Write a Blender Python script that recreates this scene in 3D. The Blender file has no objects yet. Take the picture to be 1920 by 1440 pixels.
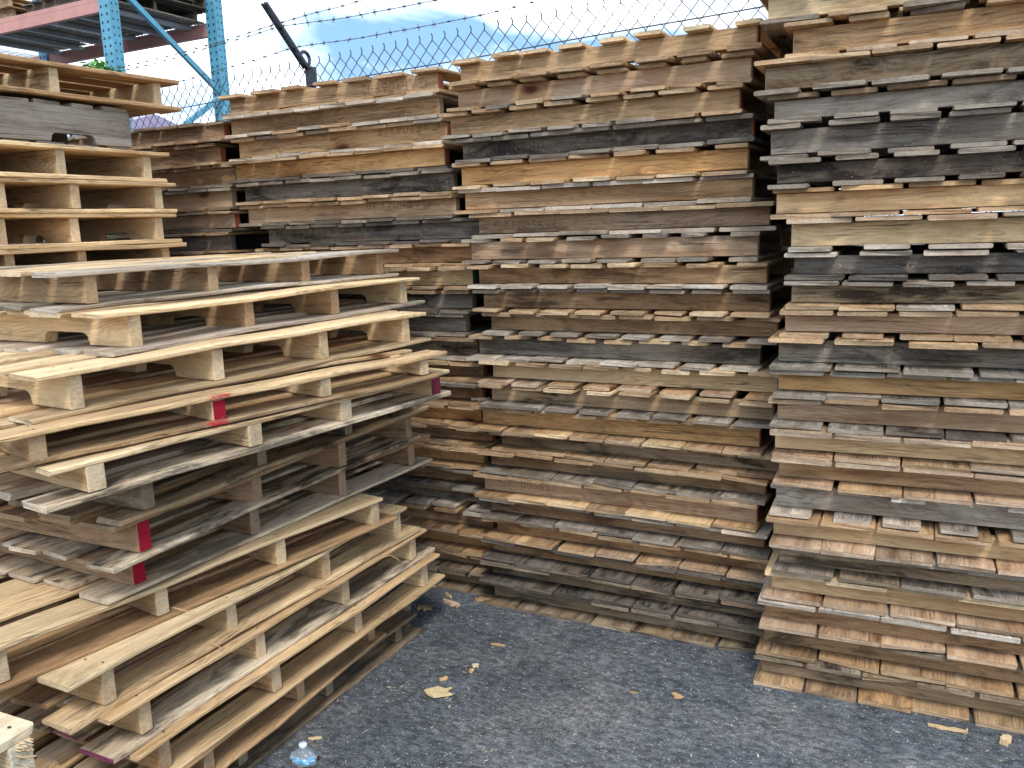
import bpy, bmesh, math, random
from mathutils import Vector, Matrix, noise
R = math.radians
rng = random.Random(7)
C = bpy.context.scene.collection
CAM_H = 1.893

# ------------------------------------------------------------------ helpers
def mesh_obj(name, verts, faces, mats, parent=None, mat_idx=None, smooth=False, label=None):
    me = bpy.data.meshes.new(name)
    me.from_pydata(verts, [], faces)
    for m in (mats if isinstance(mats, (list, tuple)) else [mats]):
        me.materials.append(m)
    if mat_idx:
        me.polygons.foreach_set('material_index', mat_idx)
    if smooth:
        me.polygons.foreach_set('use_smooth', [True]*len(me.polygons))
    me.update()
    o = bpy.data.objects.new(name, me)
    C.objects.link(o)
    if parent: o.parent = parent
    if label: o['label'] = label
    return o

def tag(o, label, cat, group=None, kind=None):
    if label: o['label'] = label
    if cat: o['category'] = cat
    if group: o['group'] = group
    if kind: o['kind'] = kind
    return o

def empty(name, loc, rz=0, label=None, cat=None, group=None):
    o = bpy.data.objects.new(name, None)
    o.empty_display_size = .1
    o.location = loc; o.rotation_euler = (0, 0, rz)
    C.objects.link(o)
    return tag(o, label, cat, group)

class MB:
    """collects boxes, tubes and polygons for ONE mesh object"""
    def __init__(s): s.v = []; s.f = []; s.m = []
    def add(s, vs, fs, mi=0):
        b = len(s.v); s.v += [tuple(v) for v in vs]
        s.f += [tuple(b+i for i in f) for f in fs]; s.m += [mi]*len(fs)
    def box(s, x0, x1, y0, y1, z0, z1, mi=0, mat=None):
        vs = [Vector(p) for p in ((x0,y0,z0),(x1,y0,z0),(x1,y1,z0),(x0,y1,z0),(x0,y0,z1),(x1,y0,z1),(x1,y1,z1),(x0,y1,z1))]
        if mat: vs = [mat @ v for v in vs]
        s.add(vs, [(0,3,2,1),(4,5,6,7),(0,1,5,4),(1,2,6,5),(2,3,7,6),(3,0,4,7)], mi)
    def bar(s, a, b, w, h, mi=0, up=(0,0,1)):
        a = Vector(a); b = Vector(b); d = (b-a); L = d.length; d.normalize()
        u = Vector(up); sx = d.cross(u)
        if sx.length < 1e-4: sx = d.cross(Vector((0,1,0)))
        sx.normalize(); uu = sx.cross(d)
        M = Matrix((d, sx, uu)).transposed().to_4x4(); M.translation = a
        s.box(0, L, -w/2, w/2, -h/2, h/2, mi, M)
    def tube(s, pts, r, n=5, mi=0, cap=True):
        pts = [Vector(p) for p in pts]; b = len(s.v); N = len(pts)
        for i, p in enumerate(pts):
            d = (pts[min(i+1, N-1)]-pts[max(i-1, 0)]).normalized()
            a = d.cross(Vector((.31,.22,.93))).normalized(); c = d.cross(a)
            rr = r[i] if isinstance(r, (list, tuple)) else r
            for k in range(n):
                t = 2*math.pi*k/n
                s.v.append(tuple(p+(a*math.cos(t)+c*math.sin(t))*rr))
        for i in range(N-1):
            for k in range(n):
                s.f.append((b+i*n+k, b+i*n+(k+1)%n, b+(i+1)*n+(k+1)%n, b+(i+1)*n+k)); s.m.append(mi)
        if cap:
            s.f.append(tuple(b+k for k in range(n))[::-1]); s.m.append(mi)
            s.f.append(tuple(b+(N-1)*n+k for k in range(n))); s.m.append(mi)
    def build(s, name, mats, parent=None, smooth=False, label=None):
        return mesh_obj(name, s.v, s.f, mats, parent, s.m, smooth, label)

# ------------------------------------------------------------------ materials
def new_mat(name):
    m = bpy.data.materials.new(name); m.use_nodes = True
    nt = m.node_tree; nt.nodes.clear()
    out = nt.nodes.new('ShaderNodeOutputMaterial'); b = nt.nodes.new('ShaderNodeBsdfPrincipled')
    nt.links.new(b.outputs[0], out.inputs[0])
    return m, nt, b
class NT:
    def __init__(s, nt): s.nt = nt
    def n(s, t, **kw):
        o = s.nt.nodes.new(t)
        for k, v in kw.items(): setattr(o, k, v)
        return o
    def l(s, a, b): s.nt.links.new(a, b)
    def setin(s, sock, v):
        if hasattr(v, 'is_output') or isinstance(v, bpy.types.NodeSocket): s.l(v, sock)
        else: sock.default_value = v
    def math(s, op, a, b=None, c=None, clamp=False):
        o = s.n('ShaderNodeMath', operation=op, use_clamp=clamp)
        for i, v in enumerate((a, b, c)):
            if v is not None: s.setin(o.inputs[i], v)
        return o.outputs[0]
    def vmath(s, op, a, b=None):
        o = s.n('ShaderNodeVectorMath', operation=op)
        s.setin(o.inputs[0], a)
        if b is not None: s.setin(o.inputs[1], b)
        return o.outputs[0]
    def mix(s, f, a, b, blend='MIX'):
        o = s.n('ShaderNodeMix', data_type='RGBA', blend_type=blend)
        o.clamp_factor = True
        s.setin(o.inputs[0], f); s.setin(o.inputs[6], a); s.setin(o.inputs[7], b)
        return o.outputs[2]
    def noise(s, vec, scale=5, detail=4, rough=.55, dist=0):
        o = s.n('ShaderNodeTexNoise'); s.l(vec, o.inputs['Vector'])
        o.inputs['Scale'].default_value = scale; o.inputs['Detail'].default_value = detail
        o.inputs['Roughness'].default_value = rough; o.inputs['Distortion'].default_value = dist
        return o.outputs['Fac']
    def ramp(s, f, lo, hi, a=0., b=1.):
        o = s.n('ShaderNodeMapRange'); o.clamp = True
        s.l(f, o.inputs[0]); 
        for i, v in zip((1, 2, 3, 4), (lo, hi, a, b)): s.setin(o.inputs[i], v)
        return o.outputs[0]
    def scale(s, vec, v):
        o = s.n('ShaderNodeMapping'); s.l(vec, o.inputs[0]); o.inputs['Scale'].default_value = v
        return o.outputs[0]

def wood_material(name, end=False, red=None):
    m, nt, b = new_mat(name); k = NT(nt)
    tc = k.n('ShaderNodeTexCoord'); oi = k.n('ShaderNodeObjectInfo')
    offs = k.vmath('SCALE', (13.1, 7.7, 5.3)); nt.nodes[-1].inputs['Scale'].default_value = 1
    rv = k.math('MULTIPLY', oi.outputs['Random'], 40.)
    nt.links.new(rv, offs.node.inputs['Scale'])
    p = k.vmath('ADD', tc.outputs['Object'], offs)
    at = k.n('ShaderNodeAttribute', attribute_type='OBJECT', attribute_name='weather').outputs['Fac']
    st = k.n('ShaderNodeAttribute', attribute_type='OBJECT', attribute_name='stain').outputs['Fac']
    tint = oi.outputs['Color']
    if not end:
        # growth rings seen on the flat: distorted bands along the length
        warp = k.noise(k.scale(p, (1.3, 5, 5)), 1.6, 3, .5)
        yz = k.n('ShaderNodeSeparateXYZ'); k.l(p, yz.inputs[0])
        yy = k.math('ADD', yz.outputs['Y'], k.math('MULTIPLY', yz.outputs['Z'], .9))
        ring = k.math('SINE', k.math('MULTIPLY', k.math('ADD', yy, k.math('MULTIPLY', warp, .28)), 330.))
        ring = k.ramp(ring, -.4, 1.)
        fine = k.noise(k.scale(p, (2.2, 75, 75)), 1., 5, .65, .35)
        streak = k.noise(k.scale(p, (1.1, 16, 16)), 1., 4, .6, .5)
        blotch = k.noise(k.scale(p, (1.5, 4, 4)), 1.7, 4, .6)
        saw = k.n('ShaderNodeTexWave', bands_direction='X'); k.l(k.scale(p, (1, .12, .12)), saw.inputs[0])
        saw.inputs['Scale'].default_value = 42; saw.inputs['Distortion'].default_value = 3.5; saw.inputs['Detail'].default_value = 2; saw.inputs['Detail Scale'].default_value = 1.5
        dark = k.mix(1., tint, (.62, .53, .44, 1), 'MULTIPLY')
        lite = k.mix(1., tint, (1.30, 1.25, 1.14, 1), 'MULTIPLY')
        age = k.ramp(at, .0, .30, .30, 1.)
        mid = k.mix(.5, dark, lite)
        col = k.mix(age, mid, k.mix(k.ramp(streak, .32, .68), dark, lite))
        col = k.mix(k.math('MULTIPLY', ring, k.ramp(blotch, .40, .62, .15, .55)), col, k.mix(1., col, (.58, .46, .34, 1), 'MULTIPLY'))
        col = k.mix(k.math('MULTIPLY', age, k.ramp(fine, .50, .80, 0, .6)), col, k.mix(1., col, (.50, .42, .34, 1), 'MULTIPLY'))
        col = k.mix(k.ramp(saw.outputs['Fac'], .6, 1., 0, .18), col, k.mix(1., col, (1.3, 1.25, 1.15, 1), 'MULTIPLY'))
        # uneven browning, patchy along the piece
        br = k.noise(k.scale(p, (.9, 3.2, 3.2)), 1.3, 5, .62, .4)
        col = k.mix(k.math('MULTIPLY', age, k.ramp(br, .45, .64, 0, .72)), col, k.mix(1., col, (.56, .45, .36, 1), 'MULTIPLY'))
        # rough-sawn fibres: short pale and dark dashes
        fb = k.noise(k.scale(p, (14, 190, 190)), 1., 3, .6)
        col = k.mix(k.math('MULTIPLY', age, k.ramp(fb, .58, .74, 0, .55)), col, k.mix(1., col, (.45, .39, .33, 1), 'MULTIPLY'))
        col = k.mix(k.ramp(fb, .42, .28, 0, .40), col, k.mix(1., col, (1.45, 1.42, 1.36, 1), 'MULTIPLY'))
        # weathering to grey, patchy, along the grain
        wf = k.math('MULTIPLY', k.ramp(k.math('ADD', k.math('MULTIPLY', blotch, .6), k.math('MULTIPLY', streak, .4)), .38, .62), k.ramp(at, 0., 1., 0., 1.))
        wf = k.math('ADD', wf, k.math('MULTIPLY', k.math('SUBTRACT', at, .45), .5), clamp=True)
        lum = k.n('ShaderNodeRGBToBW'); k.l(col, lum.inputs[0])
        grey = k.mix(1., (1.03, 1.0, .95, 1), (0, 0, 0, 1), 'MIX'); 
        cmb = k.n('ShaderNodeCombineColor'); 
        for i, g in enumerate((1.06, .93, .79)): k.l(k.math('MULTIPLY', lum.outputs[0], g), cmb.inputs[i])
        col = k.mix(wf, col, cmb.outputs[0])
        # dark water / tyre stains
        sn = k.noise(k.scale(p, (2.6, 9, 9)), 1.1, 6, .68, .6)
        sf = k.math('MULTIPLY', k.ramp(sn, .49, .60), k.ramp(st, 0., .8))
        col = k.mix(sf, col, k.mix(1., col, (.17, .17, .18, 1), 'MULTIPLY'))
        # knots
        vo = k.n('ShaderNodeTexVoronoi'); k.l(k.scale(p, (2.0, 5, 5)), vo.inputs['Vector']); vo.inputs['Scale'].default_value = 1.
        dw = k.math('ADD', vo.outputs['Distance'], k.math('MULTIPLY', k.math('SUBTRACT', fine, .5), .05))
        sep = k.n('ShaderNodeSeparateColor'); k.l(vo.outputs['Color'], sep.inputs[0])
        on = k.math('GREATER_THAN', sep.outputs[0], .55)
        kn = k.math('MULTIPLY', k.ramp(dw, .05, .12, 1., 0.), on)
        halo = k.math('MULTIPLY', k.ramp(dw, .09, .30, .7, 0.), on)
        col = k.mix(halo, col, k.mix(1., col, (.72, .52, .34, 1), 'MULTIPLY'))
        col = k.mix(kn, col, k.mix(1., col, (.26, .17, .12, 1), 'MULTIPLY'))
        # hairline cracks and specks
        cr = k.noise(k.scale(p, (.9, 42, 42)), 1., 3, .5, .2)
        crk = k.ramp(k.math('ABSOLUTE', k.math('SUBTRACT', cr, .5)), 0., .012, 1., 0.)
        crk = k.math('MULTIPLY', crk, k.ramp(blotch, .48, .56))
        col = k.mix(k.math('MULTIPLY', crk, .75), col, (.022, .017, .012, 1))
        sp = k.noise(p, 170, 2, .5)
        col = k.mix(k.math('MULTIPLY', k.ramp(sp, .64, .72), .45), col, k.mix(1., col, (.35, .3, .26, 1), 'MULTIPLY'))
        sp2 = k.noise(k.scale(p, (1, 1.5, 1.5)), 95, 2, .5)
        col = k.mix(k.math('MULTIPLY', k.ramp(sp2, .68, .73), .5), col, (.5, .46, .38, 1))
        if red == 'spray':
            x = k.math('ABSOLUTE', k.math('SUBTRACT', k.n('ShaderNodeSeparateXYZ').outputs[0], 0))
            sx = nt.nodes[-2] if False else None
            s2 = k.n('ShaderNodeSeparateXYZ'); k.l(tc.outputs['Object'], s2.inputs[0])
            d = k.math('ABSOLUTE', k.math('SUBTRACT', s2.outputs[0], .02))
            d = k.math('ADD', d, k.math('MULTIPLY', k.math('SUBTRACT', k.noise(p, 60, 5, .75), .5), .07))
            e = k.math('ADD', k.ramp(d, .018, .05, 1, 0), 0)
            e2 = k.math('MULTIPLY', e, k.ramp(k.math('ADD', s2.outputs[1], k.math('MULTIPLY', k.math('SUBTRACT', k.noise(p, 28, 4, .7), .5), .07)), -.062, -.036, .92, .0))
            col = k.mix(e2, col, (.42, .03, .035, 1))
        h = k.math('ADD', k.math('MULTIPLY', fine, .6), k.math('MULTIPLY', ring, .12))
        h = k.math('SUBTRACT', h, k.math('MULTIPLY', crk, .8))
        dist = .005
    else:
        n1 = k.noise(k.scale(p, (6, 60, 160)), 1., 4, .6, .3)
        n2 = k.noise(p, 260, 3, .6)
        n3 = k.noise(p, 14, 3, .6)
        lum = k.n('ShaderNodeRGBToBW'); k.l(tint, lum.inputs[0])
        cmb = k.n('ShaderNodeCombineColor')
        for i, g in enumerate((.80, .665, .52)): k.l(k.math('MULTIPLY', lum.outputs[0], g), cmb.inputs[i])
        base = k.mix(k.math('ADD', k.math('MULTIPLY', at, .45), .12, clamp=True), tint, cmb.outputs[0])
        col = k.mix(k.ramp(n1, .35, .7), k.mix(1., base, (.78, .74, .70, 1), 'MULTIPLY'), k.mix(1., base, (1.12, 1.10, 1.06, 1), 'MULTIPLY'))
        col = k.mix(k.ramp(n2, .55, .75, 0, .35), col, k.mix(1., col, (.4, .36, .33, 1), 'MULTIPLY'))
        col = k.mix(k.ramp(n2, .25, .42, .2, 0), col, k.mix(1., col, (1.7, 1.65, 1.55, 1), 'MULTIPLY'))
        col = k.mix(k.math('MULTIPLY', k.ramp(n3, .5, .75), .5), col, k.mix(1., col, (.5, .45, .42, 1), 'MULTIPLY'))
        col = k.mix(k.ramp(k.noise(p, 6, 3, .6), .42, .62, 0, .55), col, k.mix(1., col, (.58, .50, .43, 1), 'MULTIPLY'))
        h = k.math('ADD', k.math('MULTIPLY', n1, .5), n2)
        dist = .004
    if red and red != 'spray':
        wear = k.noise(p, 55, 4, .7)
        col = k.mix(k.ramp(k.math('ADD', k.math('MULTIPLY', wear, .6), k.math('MULTIPLY', n1, .4)), .60, .74, 1., .35), col, red)
    k.l(col, b.inputs['Base Color'])
    b.inputs['Roughness'].default_value = .86
    b.inputs['Specular IOR Level'].default_value = .25
    bp = k.n('ShaderNodeBump'); bp.inputs['Strength'].default_value = .7; bp.inputs['Distance'].default_value = dist
    k.l(h, bp.inputs['Height']); k.l(bp.outputs[0], b.inputs['Normal'])
    return m

def plain(name, col, rough=.6, metal=0., var=.25, scale=30, rust=None):
    m, nt, b = new_mat(name); k = NT(nt)
    tc = k.n('ShaderNodeTexCoord')
    n = k.noise(tc.outputs['Object'], scale, 5, .65)
    n2 = k.noise(tc.outputs['Object'], scale*.13, 4, .6)
    c = k.mix(k.ramp(k.math('ADD', k.math('MULTIPLY', n, .5), k.math('MULTIPLY', n2, .5)), .35, .65),
              tuple(x*(1-var) for x in col)+(1,), tuple(min(1, x*(1+var)) for x in col)+(1,))
    if rust:
        c = k.mix(k.ramp(n2, .58, .72, 0, .7), c, tuple(rust)+(1,))
    k.l(c, b.inputs['Base Color']); b.inputs['Roughness'].default_value = rough; b.inputs['Metallic'].default_value = metal
    bp = k.n('ShaderNodeBump'); bp.inputs['Strength'].default_value = .2; bp.inputs['Distance'].default_value = .002
    k.l(n, bp.inputs['Height']); k.l(bp.outputs[0], b.inputs['Normal'])
    return m

M_WOOD = wood_material('wood')
M_END = wood_material('wood_end_grain', end=True)
M_REDEND = wood_material('red_painted_end', end=True, red=(.30, .006, .02, 1))
M_RUSTEND = wood_material('red_brown_painted_end', end=True, red=(.26, .075, .035, 1))
M_MAROON = wood_material('maroon_painted_end', end=True, red=(.17, .02, .045, 1))
M_PURPLE = wood_material('pink_painted_end', end=True, red=(.20, .05, .10, 1))
M_GREENEND = wood_material('green_painted_end', end=True, red=(.05, .11, .06, 1))
M_SPRAY = wood_material('wood_with_red_spray', red='spray')
M_NAIL = plain('nail_steel', (.05, .04, .035), .6, .6)

def ink_material():
    m, nt, b = new_mat('stencil_ink'); k = NT(nt)
    tc = k.n('ShaderNodeTexCoord'); out = [n for n in nt.nodes if n.type == 'OUTPUT_MATERIAL'][0]
    n = k.noise(tc.outputs['Object'], 180, 4, .7); n2 = k.noise(tc.outputs['Object'], 18, 3, .6)
    f = k.math('MULTIPLY', k.ramp(n, .38, .60, .80, .1), k.ramp(n2, .40, .60, 1., .30))
    b.inputs['Base Color'].default_value = (.022, .017, .014, 1); b.inputs['Roughness'].default_value = .9
    tr = k.n('ShaderNodeBsdfTransparent'); mx = k.n('ShaderNodeMixShader')
    k.l(f, mx.inputs[0]); k.l(tr.outputs[0], mx.inputs[1]); k.l(b.outputs[0], mx.inputs[2]); k.l(mx.outputs[0], out.inputs[0])
    return m
M_INK = ink_material()

# ------------------------------------------------------------------ wood shapes
def board_mesh(L, W, T, rnd, nails=None, ragged=.004, bend=.003, splinter=0):
    """board along X, width Y, z from 0 to T; returns verts, faces, material index"""
    nx = max(6, int(L/.12)); c = min(.0035, T*.28)
    prof = [(-.5*W+c, 0), (.5*W-c, 0), (.5*W, c), (.5*W, T-c), (.5*W-c, T), (-.5*W+c, T), (-.5*W, T-c), (-.5*W, c)]
    s1, s2, s3 = rnd.uniform(0, 99), rnd.uniform(0, 99), rnd.uniform(0, 99)
    chip = rnd.uniform(.015, .05) if rnd.random() < .08 else 0.; cside = rnd.choice((-1, 1))
    cup = rnd.uniform(-.0025, .0025); droop = rnd.uniform(-.004, .0025)
    vs = []; fs = []; mi = []
    for i in range(nx+1):
        x = -L/2 + L*i/nx
        # finer steps near the ends so the ends look cut, not tapered
        if i == 1: x = -L/2 + .012
        if i == nx-1: x = L/2 - .012
        zb = bend*noise.noise((x*2.2, s1, 0))*1.6 + droop*max(0., abs(x)/(L/2)-.82)/.18*(1 if x < 0 else .3)
        for j, (y, z) in enumerate(prof):
            side = 1 if y > 0 else -1
            wob = .006*noise.noise((x*5, s2+side*9, 0)) + .0025*noise.noise((x*31, s2+side*5, 3))
            zz = z + zb + cup*(1-(2*y/W)**2) + .0008*noise.noise((x*25, y*40, s3))
            xx = x
            if i in (0, nx):
                e = ragged*noise.noise((y*45+s3, z*60, i))
                if splinter and ((i == nx) == (splinter > 0)): e += abs(splinter)*max(0, noise.noise((y*22+s1, 2, 0)))*(-1)
                xx += e if i == 0 else -e
            if i == 0 and side == cside and abs(y) > .3*W: xx += chip
            if i == 1 and side == cside and chip and abs(y) > .3*W: xx += chip+.006
            if i in (0, nx): y = y-side*.0028*(.3+1.6*abs(noise.noise((s1, side, i))))
            vs.append((xx, y+wob*(1 if abs(y) > .2*W else .3), zz))
    P = 8
    for i in range(nx):
        for j in range(P):
            fs.append((i*P+j, (i+1)*P+j, (i+1)*P+(j+1) % P, i*P+(j+1) % P)); mi.append(0)
    fs = [f[::-1] for f in fs]
    fs.append(tuple(range(P))[::-1]); mi.append(1)
    fs.append(tuple(nx*P+j for j in range(P))); mi.append(1)
    if nails:
        for xn in nails:
            for yn in (-W*.27, W*.27):
                xa = xn+rnd.uniform(-.008, .008); ya = yn+rnd.uniform(-.01, .01)
                zb = bend*noise.noise((xa*2.2, s1, 0))*1.6 + cup*(1-(2*ya/W)**2)
                b0 = len(vs)
                for q in range(6):
                    a = q*math.pi/3; vs.append((xa+.0042*math.cos(a), ya+.0042*math.sin(a), T+zb+.0016))
                fs.append(tuple(b0+q for q in range(6))); mi.append(2)
    return vs, fs, mi

def stringer_mesh(L, W, H, rnd, notch=False):
    """stringer along X, width Y centred, z 0..H"""
    pts = []
    if notch:
        nl, nh = .24, .042
        for cx in (-L*.23, L*.23):
            a = cx-nl/2; b_ = cx+nl/2; r = .03
            pts += [(a, 0), (a+.004, nh-r)] + [(a+.004+r*(1-math.cos(t)), nh-r+r*math.sin(t)) for t in (.5, 1., 1.57)]
            pts += [(b_-.004-r*(1-math.cos(t)), nh-r+r*math.sin(t)) for t in (1.57, 1., .5)] + [(b_-.004, nh-r), (b_, 0)]
    n = 12
    bot = [(-L/2, 0)] + (pts if notch else [(-L/2+L*i/n, 0) for i in range(1, n)]) + [(L/2, 0)]
    top = [(L/2-L*i/n, H) for i in range(n+1)]
    poly = bot + top
    s1 = rnd.uniform(0, 99); P = len(poly); e = .003
    vs = []
    for (y, ins) in ((-W/2, 1), (-W/2+e, 0), (W/2-e, 0), (W/2, 1)):
        for (x, z) in poly:
            if ins:
                x = max(-L/2+e, min(L/2-e, x)); z = max(e*.6, min(H-e*.6, z))
            bow = .004*noise.noise((x*1.3, s1, 0))
            zz = z + .0012*noise.noise((x*9, z*20, s1)) * (1 if z > 0 else 0)
            vs.append((x + (.002*noise.noise((z*50, y*60, s1)) if abs(x) > L/2-.01 else 0), y+bow, zz))
    fs = []; mi = []
    for r in range(3):
        for j in range(P):
            j2 = (j+1) % P
            fs.append((r*P+j, r*P+j2, (r+1)*P+j2, (r+1)*P+j))
            xa, xb = poly[j][0], poly[j2][0]
            mi.append(1 if (xa == xb and abs(abs(xa)-L/2) < 1e-6) else 0)
    fs.append(tuple(range(P))[::-1]); mi.append(0)
    fs.append(tuple(3*P+j for j in range(P))); mi.append(0)
    fs = fs
    return vs, fs, mi

# tints: linear albedo, weathering, stain
TINT = {
 'T': ((.49, .34, .20), .20, .25), 'B': ((.37, .25, .15), .24, .42), 'O': ((.62, .395, .19), .05, .05),
 'Y': ((.70, .545, .345), .06, .06), 'G': ((.33, .29, .24), .7, .38), 'K': ((.175, .15, .128), .7, .65),
 'P': ((.51, .375, .265), .22, .2), 'W': ((.55, .50, .43), .65, .18), 'S': ((.42, .315, .20), .3, .95),
 'H': ((.62, .53, .41), .22, .62), 'R': ((.42, .29, .19), .10, .2), 'D': ((.32, .25, .17), .42, .6), 'F': ((.82, .74, .58), .05, .02),
 'C': ((.24, .23, .215), .9, .15),
}
def paint(o, cls, rnd, var=.16):
    c, w, s = TINT[cls]
    v = 1+rnd.uniform(-var, var); h = rnd.uniform(-.05, .05)
    o.color = (c[0]*v*(1+h), c[1]*v, c[2]*v*(1-h), 1)
    o['weather'] = max(0., min(1., w+rnd.uniform(-.2, .2))); o['stain'] = max(0., min(1., s+rnd.uniform(-.15, .25)))

def pick(cls, rnd):
    """class string: first letter dominates"""
    return cls[0] if len(cls) == 1 or rnd.random() < .6 else rnd.choice(cls[1:])

def pallet(x0, y0, z, rot, Ls, ys, deck, hs, tb, cl, label, group, seed, nb=8, fill=.9, fillb=None, ovx=.02,
           notch=False, sw=.044, nails=False, zmode=0, jit=.018, bend=.0028, tt=None, ends=None, nbb=None):
    """x0,y0: the pallet's +X end / front (-Y) stringer face in its own frame (given as world point), stringers along X.
    ys: stringer centres in Y from that point; deck: (ya, yb) of the top boards and (yc, yd) of the bottom boards."""
    rnd = random.Random(seed)
    fillb = fillb or fill; tt = tt or tb
    cx = -Ls/2; cy = (deck[0]+deck[1])/2
    ca, sa = math.cos(rot), math.sin(rot)
    wx, wy = x0+ca*cx-sa*cy, y0+sa*cx+ca*cy
    root = empty('wooden_pallet', (wx, wy, z), rot, label, 'pallet', group)
    def place(o, lx, ly, lz, rz=0):
        o.parent = root; o.location = (lx-cx, ly-cy, lz); o.rotation_euler = (0, 0, rz)
    strs = []
    for q, y in enumerate(ys):
        v, f, m = stringer_mesh(Ls, sw, hs, rnd, notch)
        emat = M_END
        o = mesh_obj('stringer', v, f, [M_WOOD, emat], None, m)
        paint(o, pick(cl[0], rnd), rnd, .10)
        place(o, -Ls/2+rnd.uniform(-.004, .004), y, tb)
        strs.append(o)
        if ends and (q in ends[1] or ends[1] == 'all'):
            sgn = ends[2] if len(ends) > 2 else 1
            v2 = [(sgn*(Ls/2+.0005), -sw/2+.002, .003), (sgn*(Ls/2+.0035), sw/2-.002, .003), (sgn*(Ls/2+.0035), sw/2-.002, hs-.003), (sgn*(Ls/2+.0035), -sw/2+.002, hs-.003)]
            v2[0] = (sgn*(Ls/2+.0035), -sw/2+.002, .003)
            v3 = [(sgn*(Ls/2-.004), a[1], a[2]) for a in v2]
            fs = [(0, 1, 2, 3), (7, 6, 5, 4), (0, 4, 5, 1), (1, 5, 6, 2), (2, 6, 7, 3), (3, 7, 4, 0)]
            e = mesh_obj('painted_end', v2+v3, fs, ends[0], o)
            e.color = o.color; e['weather'] = .3; e['stain'] = 0
    for side, nm, n_, fl, cls, z0, t in ((1, 'top_board', nb, fill, cl[1], tb+hs, tt), (0, 'bottom_board', nbb or nb, fillb, cl[2], 0, tb)):
        ya, yb = deck[:2] if side else deck[2:]
        span = Ls+2*ovx; pitch = span/n_
        shift = rnd.uniform(-.012, .012)
        for i in range(n_):
            w = pitch*fl*(rnd.choice((.82, .92, .97, 1., 1.03, 1.08))*rnd.uniform(.97, 1.03) if fl < .93 else rnd.choice((.98, 1., 1.01, 1.02, 1.02)))
            if fl > .93: w = min(w, pitch*.99)
            bx = -Ls-ovx+pitch*(i+.5)+shift+rnd.uniform(-1, 1)*pitch*(1-fl)*.45
            if i == 0: bx = -Ls-ovx+w/2+rnd.uniform(0, .006)
            if i == n_-1: bx = ovx-w/2-rnd.uniform(0, .006)
            a = ya+rnd.uniform(-jit, jit); b = yb+rnd.uniform(-jit, jit)
            L = b-a
            nl = [yy-(a+b)/2 for yy in ys] if (nails and side) else None
            spl = rnd.choice((0, 0, 0, 0, .03, -.03))
            tv = t*rnd.uniform(.82, 1.0)
            v, f, m = board_mesh(L, w, tv, rnd, nl, ragged=.009, bend=bend, splinter=spl)
            o = mesh_obj(nm, v, f, [M_WOOD, M_END, M_NAIL], None, m)
            paint(o, pick(cls, rnd), rnd, .2)
            place(o, bx, (a+b)/2, z0, math.pi/2+rnd.uniform(-.010, .010))
    return root, strs

# ------------------------------------------------------------------ frames for the stacks
ORD = ['first', 'second', 'third', 'fourth', 'fifth', 'sixth', 'seventh', 'eighth', 'ninth', 'tenth', 'eleventh', 'twelfth', 'thirteenth', 'fourteenth']
LOOK = {'T': 'tan', 'B': 'dull brown', 'O': 'fresh orange', 'Y': 'pale yellow', 'G': 'weathered grey', 'K': 'charcoal dark', 'P': 'pinkish tan',
        'W': 'whitish grey', 'S': 'dark stained', 'H': 'scuffed tan', 'R': 'reddish brown', 'D': 'dirty brown', 'F': 'bright fresh'}
BOARDS = {'T': 'tan boards', 'B': 'brown boards', 'O': 'orange boards', 'Y': 'yellow boards', 'G': 'grey boards', 'K': 'blackened boards',
          'P': 'pinkish boards', 'W': 'whitish boards', 'S': 'stained boards', 'H': 'scuffed boards', 'R': 'reddish boards', 'D': 'dirty boards', 'F': 'bright boards'}
def lab(cl, i, N, stack):
    a = LOOK[cl[0][0]]; b = BOARDS[cl[1][0]]
    if i == 0: pos = 'on top of'
    elif i == N-1: pos = 'on the ground at the bottom of'
    elif i < N/2: pos = ORD[i]+' from the top of'
    else: pos = ORD[N-1-i]+' from the ground in'
    return f'{a} pallet with {b}, {pos} {stack}'

def rowstack(tab, cls, frame_rot, d, length, stack, group, seed, skip_last_over=None, depth=1.1, special={}):
    """stacks whose long stringer side faces us. tab: (t_left, z of stringer bottom)"""
    ca, sa = math.cos(frame_rot), math.sin(frame_rot)
    N = len(tab); out = []
    for i, (tl, zb) in enumerate(tab):
        rnd = random.Random(seed*100+i)
        tb = .018
        zt = tab[i-1][1] if i else zb+.117
        hs = max(.058, zt-zb-2*tb-.0015)
        dn = rnd.uniform(-.012, .012)
        x = tl+length
        px, py = x*ca-(d+dn)*sa, x*sa+(d+dn)*ca
        c = cls[i]; st = c.split(',')
        cl = (st[0], st[1], st[2]); nb, fl, flb = 8, .93, .93
        if len(st) > 3: nb = int(st[3])
        if len(st) > 4: fl = float(st[4])
        if len(st) > 5: flb = float(st[5])
        of = .072+rnd.uniform(-.014, .014); ob = .072+rnd.uniform(-.014, .014)
        if i < 8: of -= .022; ob -= .018
        if i > 11: of += .010; ob += .012
        if i > 16: of += .002; ob += .004
        sp = special.get(i, {})
        r, strs = pallet(px, py, zb-tb, frame_rot+R(rnd.uniform(-.35, .35)), length, [.022, depth/2, depth-.03],
                   (-of, depth+.06, -ob, depth+.06), hs, tb, cl, lab(cl, i, N, stack), group, seed*1000+i, nb, fl, flb,
                   ovx=.022+rnd.uniform(-.012, .015), ends=sp.get('ends', (M_RUSTEND, [0]) if rnd.random() < .6 else None), nails=i > 8, jit=.009)
        out.append((r, strs, hs))
    return out

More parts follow.
